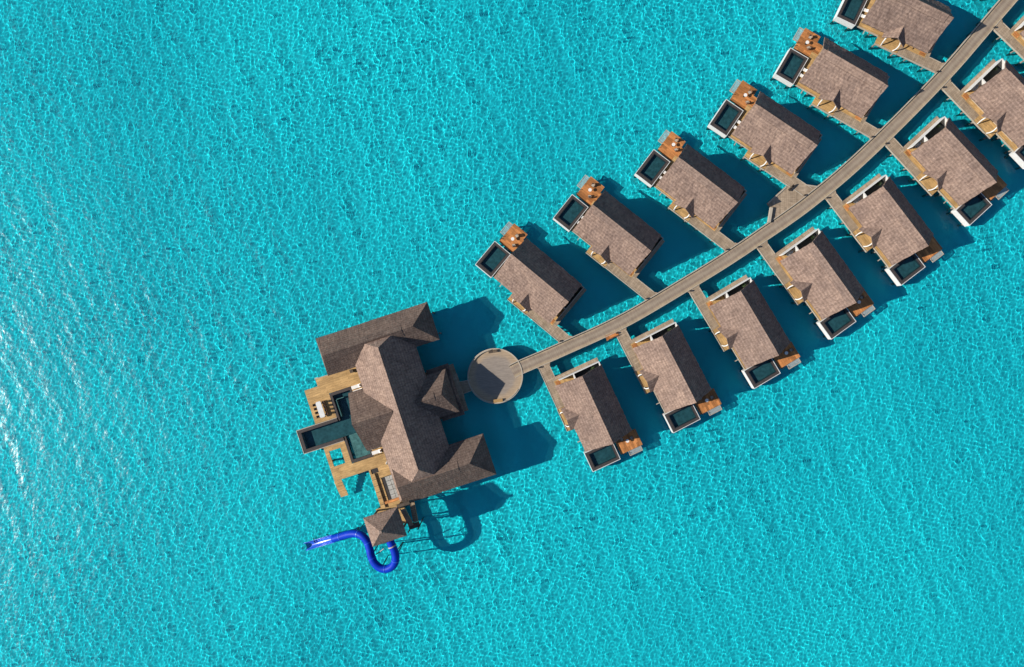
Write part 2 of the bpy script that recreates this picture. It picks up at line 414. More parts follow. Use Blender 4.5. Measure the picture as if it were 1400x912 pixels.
    b = mb(); b.box(-.45, 4.93, -5.47, -5.35, DECK - .3, DECK + .06); b.build('edge_beam', 'cream', root)
    # courtyard screen walls
    b = mb(); b.box(15.42, 15.6, -4.3, 4.75, DECK, 3.7); b.box(13.5, 15.42, 4.57, 4.75, DECK, 3.7); b.box(14.3, 15.42, -1.25, -1.0, DECK, 3.7)
    b.build('courtyard_wall', 'white' if flip else 'cream', root)
    b = mb(); b.box(13.5, 15.42, -.98, 4.55, DECK + .004, DECK + .03); b.build('courtyard_floor', 'tile_dark', root)
    b = mb(); b.box(15.603, 16.35, -5.35, 4.9, DECK - .2, DECK - .02); b.build('service_walk', 'wood_grey', root)
    # pool: basin, coping, water
    X0, X1, Y0, Y1 = -4.8, -.47, -5.9, .45; c0, c1, d0, d1 = -4.15, -1.1, -5.15, -.1; zt = 2.3
    b = mb()
    for (q0, q1, r0, r1) in ((X0, X1, Y0, Y0 + .1), (X0, X1, Y1 - .1, Y1), (X0, X0 + .1, Y0 + .1, Y1 - .1), (X1 - .1, X1, Y0 + .1, Y1 - .1)): b.box(q0, q1, r0, r1, .75, zt + .06)
    pool = b.build('plunge_pool', 'white', root)
    b = mb(); e = .103
    for (q0, q1, r0, r1) in ((X0 + e, c0, Y0 + e, Y1 - e), (c1, X1 - e, Y0 + e, Y1 - e), (c0, c1, Y0 + e, d0), (c0, c1, d1, Y1 - e)): b.box(q0, q1, r0, r1, 1.0, zt)
    b.build('coping', 'stone', pool)
    b = mb(); b.box(c0, c1, d0, d1, 1.0, 1.70); b.build('basin_floor', 'tile', pool)
    b = mb(); g = .004
    for (q0, q1, r0, r1) in ((c0 + g, c0 + .12, d0 + g, d1 - g), (c1 - .12, c1 - g, d0 + g, d1 - g), (c0 + .12, c1 - .12, d0 + g, d0 + .12), (c0 + .12, c1 - .12, d1 - .12, d1 - g)): b.box(q0, q1, r0, r1, 1.702, 2.26)
    b.build('basin_wall', 'tile_dark', pool)
    b = mb(); b.face([(c0 + .12, d0 + .12, 2.12), (c1 - .12, d0 + .12, 2.12), (c1 - .12, d1 - .12, 2.12), (c0 + .12, d1 - .12, 2.12)])
    w = b.build('pool_water', 'pool_water', pool)
    # overwater net
    b = mb()
    for (q0, q1, r0, r1) in ((-5.2, -5.08, 2.6, 5.5), (-5.08, -4.1, 2.6, 2.72), (-5.08, -4.1, 5.38, 5.5)): b.box(q0, q1, r0, r1, 1.5, 1.68)
    net = b.build('net_frame', 'cream', root)
    b = mb(); kx = 8; ky = 22
    for i in range(1, kx): x = -5.08 + .98 * i / kx; b.box(x - .022, x + .022, 2.72, 5.38, 1.585, 1.61)
    for i in range(1, ky): y = 2.72 + 2.66 * i / ky; b.box(-5.08, -4.1, y - .022, y + .022, 1.56, 1.58)
    b.build('net', 'rope', net)
    # ladder to the sea
    b = mb(); b.box(-4.35, -4.28, 1.4, 1.48, -.6, 2.3); b.box(-4.35, -4.28, 2.0, 2.08, -.6, 2.3)
    for k in range(6): b.box(-4.33, -4.3, 1.48, 2.0, -.3 + k * .32, -.25 + k * .32)
    b.build('ladder', 'metal', root)
    # piles and cross beams
    for x in (-.3, 3.5, 7.4, 11.3, 15.2):
        for y in (-4.9, 0, 4.1):
            b = mb(); b.cyl(x, y, -2.1, DECK - .25, .2, n=10); b.build('pile', 'pile', root)
    for x, y in ((-4.4, -5.5), (-4.4, 0), (-1.0, -5.5), (-3.8, 5.5), (5.3, -6.8), (9.6, -6.8)):
        b = mb(); b.cyl(x, y, -2.1, .95 if x < 0 and y < 1 else DECK - .27, .2, n=10); b.build('pile', 'pile', root)
    # rain pipe end that sticks out below the deck
    b = mb(); b.box(1.9, 2.05, -6.2, -5.47, 1.35, 1.5); b.build('outlet_spout', 'cream', root)
    return root

VILLAS = {'U1': (-0.17, 15.76, -39.80), 'U2': (15.93, 25.52, -38.49), 'U3': (32.89, 34.90, -37.25), 'U4': (48.09, 45.48, -33.90),
          'U5': (61.59, 56.38, -30.13), 'U6': (74.01, 68.83, -25.62),
          'L1': (20.07, -21.85, 114.81), 'L2': (36.46, -13.68, 117.17), 'L3': (52.78, -4.32, 120.78), 'L4': (68.11, 6.11, 125.85),
          'L5': (82.35, 17.32, 127.37), 'L6': (95.83, 29.88, 132.78), 'L7': (107.90, 41.91, 133.95), 'L8': (118.6, 55.2, 136.0)}
ORD = ['', 'first', 'second', 'third', 'fourth', 'fifth', 'sixth', 'seventh', 'eighth']
def vname(k):
    return f"{ORD[int(k[1])]} villa of the {'upper' if k[0] == 'U' else 'lower'} row"
proto = {'U': make_villa(False), 'L': make_villa(True)}
used = set(); VOBJ = {}
extra = {'U1': 'brown thatched villa with edge pool and orange sun deck, upper row, nearest the round platform',
         'U2': 'brown thatched villa with edge pool, upper row, second from the round platform',
         'U3': 'brown thatched villa with edge pool, upper row, third from the round platform',
         'U4': 'brown thatched villa in the upper row beside the wide bay of the boardwalk',
         'U5': 'brown thatched villa, upper row, fifth from the round platform, one before the top edge',
         'U6': 'brown thatched villa cut by the top edge of the photo, last in upper row',
         'L1': 'brown thatched villa, lower row, nearest the round platform and the huge thatched house',
         'L2': 'brown thatched villa, lower row, second from the round platform, beside the orange bench',
         'L3': 'brown thatched villa, lower row, third from the round platform',
         'L4': 'brown thatched villa, lower row, fourth from the round platform',
         'L5': 'brown thatched villa, lower row, fifth from the round platform, opposite the boardwalk bay',
         'L6': 'brown thatched villa, lower row, sixth from the round platform, with white courtyard wall',
         'L7': 'brown thatched villa cut by the right edge of the photo, seventh of the lower row',
         'L8': 'villa showing only its orange deck corner at the top right corner of the photo'}
def villa_fn(k):
    x, y, a = VILLAS[k]; s = 1 if k[0] == 'U' else -1; c, q = math.cos(R(a)), math.sin(R(a))
    return lambda v: Vector((x + c * v.x - q * v.y * s, y + q * v.x + c * v.y * s, v.z))
for k, (x, y, a) in VILLAS.items():
    t_ = k[0]
    o = proto[t_] if t_ not in used else copy_tree(proto[t_]); used.add(t_)
    VOBJ[k] = o; o.location = (x, y, 0); o.rotation_euler = (0, 0, R(a))
    tag(o, extra[k], 'villa', 'thatched villas along the boardwalk')

# ------------------------------------------------------------------ boardwalk
CL = [(700, 508), (712, 502), (747, 487), (783, 471), (822, 453.5), (860, 434.5), (895, 414.5), (929, 394), (972, 368), (1012.5, 342), (1044.5, 320), (1076, 298.5),
      (1106, 276.4), (1153, 238), (1199.8, 194.8), (1250, 145), (1299.5, 93), (1335, 52), (1370.5, 10), (1440, -70)]
cl = [P(x, y, DECK) for x, y in CL]
def spline(pts, k=5):
    out = []
    for i in range(len(pts) - 1):
        p0, p1, p2, p3 = pts[max(i - 1, 0)], pts[i], pts[i + 1], pts[min(i + 2, len(pts) - 1)]
        for j in range(k):
            t = j / k
            out.append(.5 * ((2 * p1) + (p2 - p0) * t + (2 * p0 - 5 * p1 + 4 * p2 - p3) * t * t + (3 * p1 - p0 - 3 * p2 + p3) * t ** 3))
    out.append(pts[-1]); return out
path = spline(cl)
def side(pts, i):
    d = (pts[min(i + 1, len(pts) - 1)] - pts[max(i - 1, 0)]).normalized(); return Vector((d.y, -d.x, 0))   # right hand side
def strip(pts, o0, o1, z0, z1, name, mat, parent, uv=False):
    b = MB(); L_ = 0; rows = []
    for i, p in enumerate(pts):
        s_ = side(pts, i)
        if i: L_ += (p - pts[i - 1]).length
        rows.append(([b.v((p.x + s_.x * o, p.y + s_.y * o, z)) for o, z in ((o0, z1), (o1, z1), (o1, z0), (o0, z0))], L_))
    lay = b.bm.loops.layers.uv.new('UVMap')
    for i in range(len(rows) - 1):
        (r0, l0), (r1, l1) = rows[i], rows[i + 1]
        for k in range(4):
            f = b.bm.faces.new((r0[k], r0[(k + 1) % 4], r1[(k + 1) % 4], r1[k]))
            for lp in f.loops:
                j = r0.index(lp.vert) if lp.vert in r0 else r1.index(lp.vert)
                lp[lay].uv = (l0 if lp.vert in r0 else l1, o0 if j in (0, 3) else o1)
    b.bm.faces.new(rows[0][0]); b.bm.faces.new(rows[-1][0][::-1])
    return b.build(name, mat, parent)
bw = empty('boardwalk', (cl[0].x, cl[0].y, 0), 0, 'long curved weathered timber boardwalk running between the two rows of villas', 'boardwalk')
inv = Matrix.Translation((-cl[0].x, -cl[0].y, 0))
def settle(o): o.data.transform(inv); return o
settle(strip(path, -1.32, 1.32, DECK - .3, DECK, 'planking', 'boardwalk', bw))
settle(strip(path, -1.50, -1.322, DECK - .35, DECK + .12, 'edge_beam', 'cream', bw))
settle(strip(path, 1.322, 1.46, DECK - .35, DECK + .08, 'edge_beam', 'cream', bw))
settle(strip(path, -1.30, -1.18, DECK + .004, DECK + .09, 'cable_duct', 'dark', bw))
L_ = 0
for i in range(2, len(path) - 1, 2):
    p = path[i]; s_ = side(path, i)
    for o_ in (-1.1, 1.1):
        b = MB(); b.cyl(p.x + s_.x * o_, p.y + s_.y * o_, -2.1, DECK - .3, .18, n=8); settle(b.build('pile', 'pile', bw))
# wide bay beside the fourth upper villa
bay = [P(x, y, DECK) for x, y in ((1046, 306.5), (1049.7, 303.8), (1053, 283.4), (1048.4, 278.2), (1076, 253.2), (1090, 246.6), (1101, 252), (1117, 254.2), (1122, 251), (1112, 272), (1085, 291), (1056, 312))]
b = MB(); b.prism([(p.x, p.y) for p in bay], DECK - .28, DECK - .006)
o = settle(b.build('bay_planking', 'wood_grey', bw)); 
for a_, c_ in (((1050.5, 304.5), (1053.8, 284.2)),):
    b = MB(); A = P(*a_, DECK); B = P(*c_, DECK); d = (B - A); b.rbox((A.x + B.x) / 2, (A.y + B.y) / 2, d.length, .55, DECK + .004, DECK + .55, math.atan2(d.y, d.x)); settle(b.build('parapet', 'cream', bw))
for a_, c_ in (((1049.5, 278.6), (1075, 255.6)), ((1100.5, 252.8), (1117, 255.2))):
    b = MB(); A = P(*a_, DECK); B = P(*c_, DECK); d = (B - A); b.rbox((A.x + B.x) / 2, (A.y + B.y) / 2, d.length, .22, DECK - .3, DECK + .13, math.atan2(d.y, d.x)); settle(b.build('edge_beam', 'cream', bw))

# ------------------------------------------------------------------ footbridges to the villas
def closest(p):
    best = min(path, key=lambda q: (q.xy - p.xy).length); return (best.xy - p.xy).length
bridge_lbl = {}
for k in list(VILLAS) + ['U7']:
    if k == 'U7': VILLAS['U7'] = (86.3, 82.9, -21.0)
    fn = villa_fn(k)
    # length until it meets the boardwalk
    x_end = {}
    for yy in (-7.1, -4.75):
        x = 12.0
        while x < 30 and closest(fn(Vector((x, yy, DECK)))) > 1.45: x += .1
        x_end[yy] = x
    x0, y0, a = VILLAS[k]; s = 1 if k[0] == 'U' else -1
    root = empty('footbridge', fn(Vector((10, -5.9, 0))), R(a), None, 'footbridge', 'footbridges between boardwalk and villas')
    root['label'] = ('timber footbridge from the boardwalk to the ' + vname(k)) if k != 'U7' else 'footbridge end at the top edge of the photo, upper side of the boardwalk'
    G = lambda v: Vector((v.x - 10, (v.y + 5.9) * s, v.z))
    b = MB(G); e0, e1 = x_end[-7.1], x_end[-4.75]
    pts = [(9.98, -7.0), (e0 - .7, -7.0), (e0 + .05, -7.5), (e0 + .5, -7.0), (e1 + .3, -4.85), (e1 + .1, -4.3), (e1 - .9, -4.85), (15.62, -4.85), (15.62, -5.36), (9.98, -5.36)]
    b.prism(pts, DECK - .26, DECK - .012); b.build('planking', 'wood_grey', root)
    b = MB(G); b.box(9.98, e0 - .5, -7.14, -7.0, DECK - .3, DECK + .05); b.build('edge_beam', 'cream', root)
    if e1 - 1.0 > 16.5:
        b = MB(G); b.box(16.38, e1 - .8, -4.85, -4.72, DECK - .3, DECK + .05); b.build('edge_beam', 'cream', root)
    for x in (12.5, 16.6):
        for y in (-6.7, -5.6): b = MB(G); b.cyl(x, y, -2.1, DECK - .26, .15, n=8); b.build('pile', 'pile', root)
    b = MB(G); b.box(e0 - .35, e0 - .1, -6.98, -6.72, DECK + .0, DECK + .5); b.build('lamp_post', 'dark', root)

# ------------------------------------------------------------------ round platform
pc = P(677, 514, DECK); pr = 5.68
rp = empty('round_platform', (pc.x, pc.y, 0), 0, 'round weathered timber platform at the end of the boardwalk, before the big house', 'platform')
b = MB(); b.cyl(0, 0, DECK - .3, DECK - .004, pr - .15, n=72); b.build('planking', 'platform', rp)
b = MB(); N = 96
for (r0, r1, z0, z1) in ((pr - .148, pr + .08, DECK - .38, DECK + .1),):
    rings = [[b.v((r * math.cos(2 * math.pi * i / N), r * math.sin(2 * math.pi * i / N), z)) for i in range(N)] for r, z in ((r0, z1), (r1, z1), (r1, z0), (r0, z0))]
    for k in range(4):
        for i in range(N): b.bm.faces.new((rings[k][i], rings[k][(i + 1) % N], rings[(k + 1) % 4][(i + 1) % N], rings[(k + 1) % 4][i]))
b.build('rim', 'cream', rp)
def arc_rail(a0, a1, r, z0, z1, w, name, mat):
    b = MB(); n = 30; rows = []
    for i in range(n + 1):
        a = R(a0 + (a1 - a0) * i / n); rows.append([b.v((q * math.cos(a), q * math.sin(a), z)) for q, z in ((r, z1), (r + w, z1), (r + w, z0), (r, z0))])
    for i in range(n):
        for k in range(4): b.bm.faces.new((rows[i][k], rows[i][(k + 1) % 4], rows[i + 1][(k + 1) % 4], rows[i + 1][k]))
    b.bm.faces.new(rows[0]); b.bm.faces.new(rows[-1][::-1]); return b.build(name, mat, rp)
arc_rail(100, 172, pr - .28, DECK + .0, DECK + .3, .12, 'kerb_rail', 'cream')
arc_rail(206, 330, pr - .28, DECK + .0, DECK + .2, .12, 'kerb_rail', 'cream')
for a in range(0, 360, 30):
    for r in (5.0,): b = MB(); b.cyl(r * math.cos(R(a)), r * math.sin(R(a)), -2.1, DECK - .3, .2, n=10); b.build('pile', 'pile', rp)
# footbridge from the platform to the entrance pavilion
def bench(name, loc, rz, label, L_=1.8, W_=.55, top='wood_tan', grp=None):
    o = empty(name, loc, rz, label, 'bench', grp)
    b = MB()
    for i in range(4): y = -W_ / 2 + W_ * (i + .5) / 4; b.box(-L_ / 2, L_ / 2, y - W_ / 8 + .015, y + W_ / 8 - .015, .40, .45)
    b.build('seat', top, o)
    for x in (-L_ / 2 + .15, L_ / 2 - .25):
        b = MB(); b.box(x, x + .1, -W_ / 2 + .05, W_ / 2 - .05, 0, .40); b.build('leg', 'dark', o)
    b = MB(); b.box(-L_ / 2, L_ / 2, W_ / 2 - .03, W_ / 2 + .03, .55, .85); b.box(-L_ / 2 + .1, -L_ / 2 + .16, W_ / 2 - .06, W_ / 2 - .03, .40, .8); b.box(L_ / 2 - .16, L_ / 2 - .1, W_ / 2 - .06, W_ / 2 - .03, .40, .8)
    b.build('backrest', top, o); return o
bench('bench', P(674, 480.5, DECK), R(8), 'dark bench against the upper rim of the round platform', 1.9, .6, 'wood_dark')
bench('bench', P(681, 547.5, DECK), R(187), 'yellowish bench against the lower rim of the round platform', 1.9, .6, 'wood_tan')
d = P(845, 454.3, DECK) - P(828.5, 461.5, DECK)
m_ = (P(844.5, 455.0, DECK) + P(828.5, 462.2, DECK)) / 2
ol = empty('bench', m_, math.atan2(d.y, d.x), 'long orange timber bench platform hung on the lower side of the boardwalk', 'bench')
b = MB(); b.box(-1.35, 1.35, -.42, .42, -.15, .06); b.build('seat', 'wood_orange', ol)
b = MB(); b.box(-1.38, -1.0, -.6, -.45, -.2, .35); b.build('leg', 'wood_orange', ol)
b = MB(); b.box(-1.35, 1.35, -.50, -.43, -.2, .4); b.build('backrest', 'wood_orange', ol)
lb = bench('bench', P(1081, 257.5, DECK), R(45), 'small dark corner bench on the boardwalk bay', 1.6, .5, 'wood_dark')

# ------------------------------------------------------------------ the big house (local a = east, b = south axes)
AN = R(18.2); O = Vector((-24., -16., 0))
house = empty('water_mansion', O, AN, 'huge thatched house with many ridges, pools and decks at the end of the boardwalk', 'house')
HF = lambda v: Vector((v.x, -v.y, v.z))          # (a, b, z) -> object space
def hb(): return MB(HF)
def hip(name, a0, a1, b0, b1, ze, zr, ra0, ra1, axis='a', rc=None, mat='thatch', parent=None, th=.35, base=None):
    """hip or gable roof over a rectangle; the ridge runs along `axis` between ra0 and ra1 at coordinate rc"""
    b = base or hb()
    if axis == 'a':
        rc = (b0 + b1) / 2 if rc is None else rc; r0 = (ra0, rc, zr); r1 = (ra1, rc, zr)
        c = [(a0, b0, ze), (a1, b0, ze), (a1, b1, ze), (a0, b1, ze)]
        fs = [([c[0], c[1], r1, r0]), ([c[3], r0, r1, c[2]]), [c[1], c[2], r1], [c[3], c[0], r0]]
    else:
        rc = (a0 + a1) / 2 if rc is None else rc; r0 = (rc, ra0, zr); r1 = (rc, ra1, zr)
        c = [(a0, b0, ze), (a1, b0, ze), (a1, b1, ze), (a0, b1, ze)]
        fs = [[c[0], r0, r1, c[3]], [c[1], c[2], r1, r0], [c[0], c[1], r0], [c[2], c[3], r1]]
    rn = random.Random(hash(name) % 97 if False else len(name))
    # closed solid: top faces + flat underside, eaves with thickness
    vt = {}
    def V_(p): 
        p = tuple(p)
        if p not in vt: vt[p] = b.v(p)
        return vt[p]
    for f in fs: b.bm.faces.new([V_(p) for p in f])
    lo = [b.v((p[0], p[1], p[2] - th)) for p in c]
    for i in range(4): b.bm.faces.new((V_(c[i]), V_(c[(i + 1) % 4]), lo[(i + 1) % 4], lo[i]))
    b.bm.faces.new(lo)
    bmesh.ops.recalc_face_normals(b.bm, faces=b.bm.faces[:])
    bmesh.ops.triangulate(b.bm, faces=b.bm.faces[:])
    for _ in range(1):
        es = [e for e in b.bm.edges if e.calc_length() > 2.0]
        bmesh.ops.subdivide_edges(b.bm, edges=es, cuts=5, use_grid_fill=True)
    rn = random.Random(5)
    for v in b.bm.verts:
        if v.co.z > ze + .2 and v.co.z < zr - .2: v.co.z += rn.uniform(-.045, .045)
        else: v.co.x += rn.uniform(-.03, .03); v.co.y += rn.uniform(-.03, .03)
    return b.build(name, mat, parent or house)
rN = hip('north_roof', -10.15, 13.55, -19.1, -11.15, 6.0, 9.8, -8.9, 9.7, 'a', mat='thatch_shade')
rS = hip('south_roof', -3.75, 15.95, 9.65, 18.25, 6.0, 9.9, -3.0, 11.9, 'a', mat='thatch_shade')
rC = hip('central_roof', -4.15, 8.65, -17.0, 17.5, 6.3, 11.9, -13.2, 11.7, 'b', rc=2.4)
rW = hip('west_roof', -7.5, 2.2, -6.6, 5.75, 5.5, 10.9, -7.3, 2.1, 'a', rc=-.55, mat='thatch_shade')
rP = hip('entrance_roof', 5.5, 12.8, -5.1, 3.9, 6.0, 9.4, 5.6, 10.8, 'a', mat='thatch_shade')
hip('entrance_skirt_roof', 8.8, 13.5, -6.0, 4.9, 4.6, 5.2, 9.4, 12.9, 'a', mat='thatch_shade')
b = hb(); b.box(12.6, 14.5, -3.5, 1.6, 3.7, 4.0); b.build('entrance_canopy', 'wood_grey', house)
for par, (a0, b0), (a1, b1), z, W_c, sl_ in ((rN, (-8.2, -15.12), (7.4, -15.12), 9.8, 1.2, .955), (rS, (-2.8, 13.95), (9.6, 13.95), 9.9, 1.2, .907), (rW, (-6.6, -.55), (.9, -.55), 10.9, .9, .87), (rP, (6.9, -.6), (9.4, -.6), 9.4, .9, .755), (rC, (2.4, -13), (2.4, 11.5), 11.9, .35, .896)):
    b = hb()
    dx, dy = a1 - a0, b1 - b0; L_ = math.hypot(dx, dy)
    nx, ny = -dy / L_ * W_c, dx / L_ * W_c
    for q in (-1, 1): b.slab([(a0, b0, z + .12), (a1, b1, z + .12), (a1 + q * nx, b1 + q * ny, z + .07 - sl_ * W_c), (a0 + q * nx, b0 + q * ny, z + .07 - sl_ * W_c)], .2)
    b.build('ridge_cap', 'thatch' if par is rC else 'thatch_shade', par)
# walls
b = hb()
for (a0, a1, b0, b1, zt) in ((-8.6, 12, -17.8, -12.4, 6.6), (-2.9, 14.4, 11, 17, 6.6), (-3, 7.4, -12.4, 11, 7.2), (-6.3, -3, -5.4, 4.6, 6.4), (7.4, 11.6, -3.9, 2.8, 6.4)):
    b.box(a0, a1, b0, b1, DECK, zt)
hw = b.build('wall', 'cream', house)
for (a, b0, b1) in ((-3.06, -12, -7.0), (-6.36, -4.6, -1.2), (-6.36, .2, 3.8), (-3.06, 5.8, 10.4)):
    b = hb(); b.box(a - .04, a, b0, b1, DECK + .05, 4.9); g = b.build('glass_door', 'dark', hw)
    b = hb(); b.box(a - .07, a - .042, b0 + .1, b1 - .1, DECK + .15, 4.8); b.build('pane', 'glass', g)
# decks
b = hb()
b.box(-16.9, -12.25, -9.9, -2.55, DECK - .28, DECK)
b.box(-14.0, -3, -11.4, -9.9, DECK - .28, DECK - .003); b.box(-12.25, -3, -9.9, -7.75, DECK - .28, DECK - .003)
b.box(-7.5, -3, -7.75, 7.45, DECK - .28, DECK - .006)
b.build('north_deck', 'wood_tan', house)
b = hb()
b.box(-16.85, -16.0, 2.65, 10.0, DECK - .28, DECK); b.box(-13.5, -12.25, 2.65, 10.0, DECK - .28, DECK)
b.box(-16.0, -13.5, 2.65, 3.7, DECK - .28, DECK); b.box(-16.0, -13.5, 7.05, 10.0, DECK - .28, DECK)
b.box(-12.25, -3, 7.6, 10.0, DECK - .28, DECK - .003)
b.build('south_deck', 'wood_tan', house)
b = hb(); b.box(-9.4, -7.45, 11.0, 19.2, DECK - .26, DECK - .008); b.box(-9.4, -9.0, 10.003, 11.0, DECK - .26, DECK - .008); b.box(-7.45, -6.65, 10.003, 12.3, DECK - .26, DECK - .01); b.box(-6.65, -3, 10.003, 12.3, DECK - .26, DECK - .012)
b.box(-7.45, -4.3, 17.75, 19.2, DECK - .26, DECK - .01)
b.build('side_walk', 'wood_tan', house)
for k in range(5):
    b = hb(); b.box(-9.38 , -7.5, 12.2 + k * 1.35, 12.28 + k * 1.35, DECK, DECK + .03); b.build('walk_batten', 'wood_dark', house)
b = hb(); b.box(-8.4, -8.3, 11.0, 18.4, DECK, DECK + .35); b.build('walk_rail', 'wood_dark', house)
b = hb(); b.box(-9.0, -7.45, 10.003, 11.0, DECK - .26, DECK - .12); b.box(-7.45, -6.7, 12.3, 17.2, DECK - .3, DECK - .1); b.build('dark_slot', 'dark', house)  # dark boxes stand in for the shade of the stair opening and slot
b = hb()
for k in range(5): b.box(-6.65, -5.75, 12.4 + k * .98, 13.3 + k * .98, DECK - .2, DECK - .02); b.box(-5.68, -4.6, 12.4 + k * .98, 13.3 + k * .98, DECK - .2, DECK - .035)
b.build('stepping_stones', 'grey_paving', house)
b = hb(); b.box(-6.64, -4.5, 12.31, 17.3, DECK - .4, DECK - .25); b.build('paving_base', 'dark', house)
b = hb(); b.box(-8.2, -4.9, 17.2, 17.7, DECK, DECK + .45); b.build('timber_bench', 'wood_orange', house)
b = hb()
for k in range(6): b.box(-17.0, -15.4, 10.05 + k * .62, 10.62 + k * .62, DECK - .3 - k * .22, DECK - .15 - k * .22)
b.build('sea_steps', 'wood_tan', house)
b = hb(); b.box(-14.1, -13.4, -11.7, -11.4, DECK - .28, DECK + .03); b.box(-16.95, -16.83, -9.9, 10.0, DECK - .34, DECK + .05) if False else b.box(-14.1, -10.8, -11.55, -11.42, DECK - .3, DECK + .05); b.build('edge_beam', 'cream', house)
# small stone and lamp on the upper deck
# pools
zt = DECK + .05
b = hb()
for q in ((-21.1, -12.25, -2.52, -2.4), (-21.1, -12.25, 2.5, 2.62), (-21.1, -20.98, -2.4, 2.5)): b.box(*q, .7, zt + .06)
pl_ = b.build('swimming_pool', 'cream', house)
b = hb()
for q in ((-20.97, -20.3, -2.4, 2.5), (-20.3, -12.0, -2.4, -1.75), (-20.3, -12.0, 1.8, 2.5), (-12.24, -11.7, -7.7, -1.75), (-12.24, -11.7, 1.8, 7.5), (-11.7, -7.55, -7.7, -7.1), (-11.7, -7.55, 6.9, 7.5), (-7.9, -7.52, -7.1, 6.9)):
    b.box(*q, .8, zt)
b.build('coping', 'stone', pl_)
b = hb(); b.box(-20.3, -7.9, -1.75, 1.8, .55, .75); b.box(-11.7, -7.9, -7.1, -1.75, .55, .75); b.build('basin_floor', 'tile', pl_)
b = hb(); b.box(-11.1, -7.95, 1.82, 6.88, .75, 1.52); b.build('shallow_shelf', 'tile_light', pl_)
b = hb(); b.box(-11.3, -11.15, -6.0, -2.4, .76, zt - .1); b.box(-11.15, -9.6, -6.15, -6.0, .76, zt - .1); b.box(-20.28, -20.2, -1.7, 1.75, .76, zt - .12); b.build('pool_bench', 'tile_light', pl_)
b = hb()
zz = zt - .07
for q in ((-20.3, -11.7, -1.75, 1.8), (-11.7, -7.9, -7.1, 6.9)):
    a0, a1, b0, b1 = q
    b.face([(a0, b0, zz), (a1, b0, zz), (a1, b1, zz), (a0, b1, zz)]); zz -= .004
b.build('pool_water', 'pool_water', pl_)
# piles
for a in (-20.3, -16.5, -12.4, -8.5, -4, .5, 5, 9.5, 13.5):
    for bq in (-17, -12.5, -9.5, -5.5, -1.8, 2.0, 6, 9.6, 13, 17):
        if a < -17 and abs(bq) > 2.3: continue
        if a < -10 and (bq < -10 or bq > 10): continue
        if a > 8 and abs(bq) > 4 and abs(bq) < 11: continue
        b = hb(); b.cyl(a, bq, -2.1, DECK - .3 if a > -12 else .75, .22, n=8); b.build('pile', 'pile', house)
# house base slab
b = hb(); b.box(-2.99, 12.2, -18, -12, DECK - .3, DECK - .02); b.box(-2.99, 8, -12, 11, DECK - .3, DECK - .02); b.box(-2.99, 14.4, 11, 17.2, DECK - .3, DECK - .02); b.box(8, 14.2, -5.6, 4.6, DECK - .3, DECK - .02)
b.build('floor_slab', 'wood_grey', house)
# link bridge to the round platform
A1, A2, B1, B2 = P(622, 523.5, DECK), P(628, 540.5, DECK), P(643.5, 519.5, DECK), P(644.5, 534, DECK)
lk = empty('footbridge', (A1 + A2) / 2 - Vector((0, 0, DECK)), 0, 'shaded short footbridge between the round platform and the big thatched house', 'footbridge', 'footbridges between boardwalk and villas')
iv = Matrix.Translation(-lk.location)
b = MB(); b.prism([(A1.x, A1.y), (A2.x, A2.y), (B2.x, B2.y), (B1.x, B1.y)], DECK - .28, DECK - .012); o = b.build('planking', 'wood_grey', lk); o.data.transform(iv)
for U_, W_ in ((A1, B1), (A2, B2)):
    d = W_ - U_; b = MB(); b.rbox((U_.x + W_.x) / 2, (U_.y + W_.y) / 2, d.length, .16, DECK - .3, DECK + .12, math.atan2(d.y, d.x)); o = b.build('edge_beam', 'cream', lk); o.data.transform(iv)

def HP(a, bq, z):          # house coordinates -> world
    v = Matrix.Rotation(AN, 3, 'Z') @ Vector((a, -bq, 0)); return Vector((O.x + v.x, O.y + v.y, z))

# ------------------------------------------------------------------ slide tower
tw = empty('slide_tower', HP(-7.65, 20.5, 0), AN, 'square thatched lookout tower with pyramid roof above the blue water slide', 'tower')
TF = lambda v: Vector((v.x + 7.65, -(v.y - 20.5), v.z))
def tb(): return MB(TF)
def hip_t():
    b = tb(); a0, a1, b0, b1, ze, zr = -11.15, -4.15, 17.55, 23.45, 10.0, 13.9
    ap = b.v((-7.75, 20.35, zr)); c = [b.v(p) for p in ((a0, b0, ze), (a1, b0, ze), (a1, b1, ze), (a0, b1, ze))]
    lo = [b.v(p) for p in ((a0, b0, ze - .3), (a1, b0, ze - .3), (a1, b1, ze - .3), (a0, b1, ze - .3))]
    for i in range(4): b.bm.faces.new((c[i], c[(i + 1) % 4], ap)); b.bm.faces.new((c[i], c[(i + 1) % 4], lo[(i + 1) % 4], lo[i]))
    b.bm.faces.new(lo); return b.build('roof', 'thatch', tw)
trf = hip_t()
b = tb(); b.prism([(-8.0, 20.1), (-7.5, 20.1), (-7.5, 20.6), (-8.0, 20.6)], 13.65, 14.05); b.build('roof_cap', 'cap', trf)
for a in (-10.2, -5.1):
    for bq in (18.5, 22.5): b = tb(); b.box(a - .15, a + .15, bq - .15, bq + .15, -2.1, 9.75); b.build('post', 'wood_dark', tw)
b = tb(); b.box(-10.5, -4.8, 18.2, 22.8, 7.2, 7.45); b.build('platform', 'wood_tan', tw)
b = tb(); b.box(-10.5, -4.8, 18.2, 22.8, DECK - .3, DECK - .02); b.box(-10.2, -8.2, 19.0, 19.3, DECK, 1.9); b.build('lower_platform', 'wood_tan', tw)
b = tb()
for q in ((-10.5, -10.42, 18.2, 22.8), (-10.42, -5.0, 18.2, 18.28), (-10.42, -7.0, 22.72, 22.8)): b.box(*q, 8.3, 8.4); b.box(*q, 7.8, 7.85)
b.build('railing', 'metal', tw)
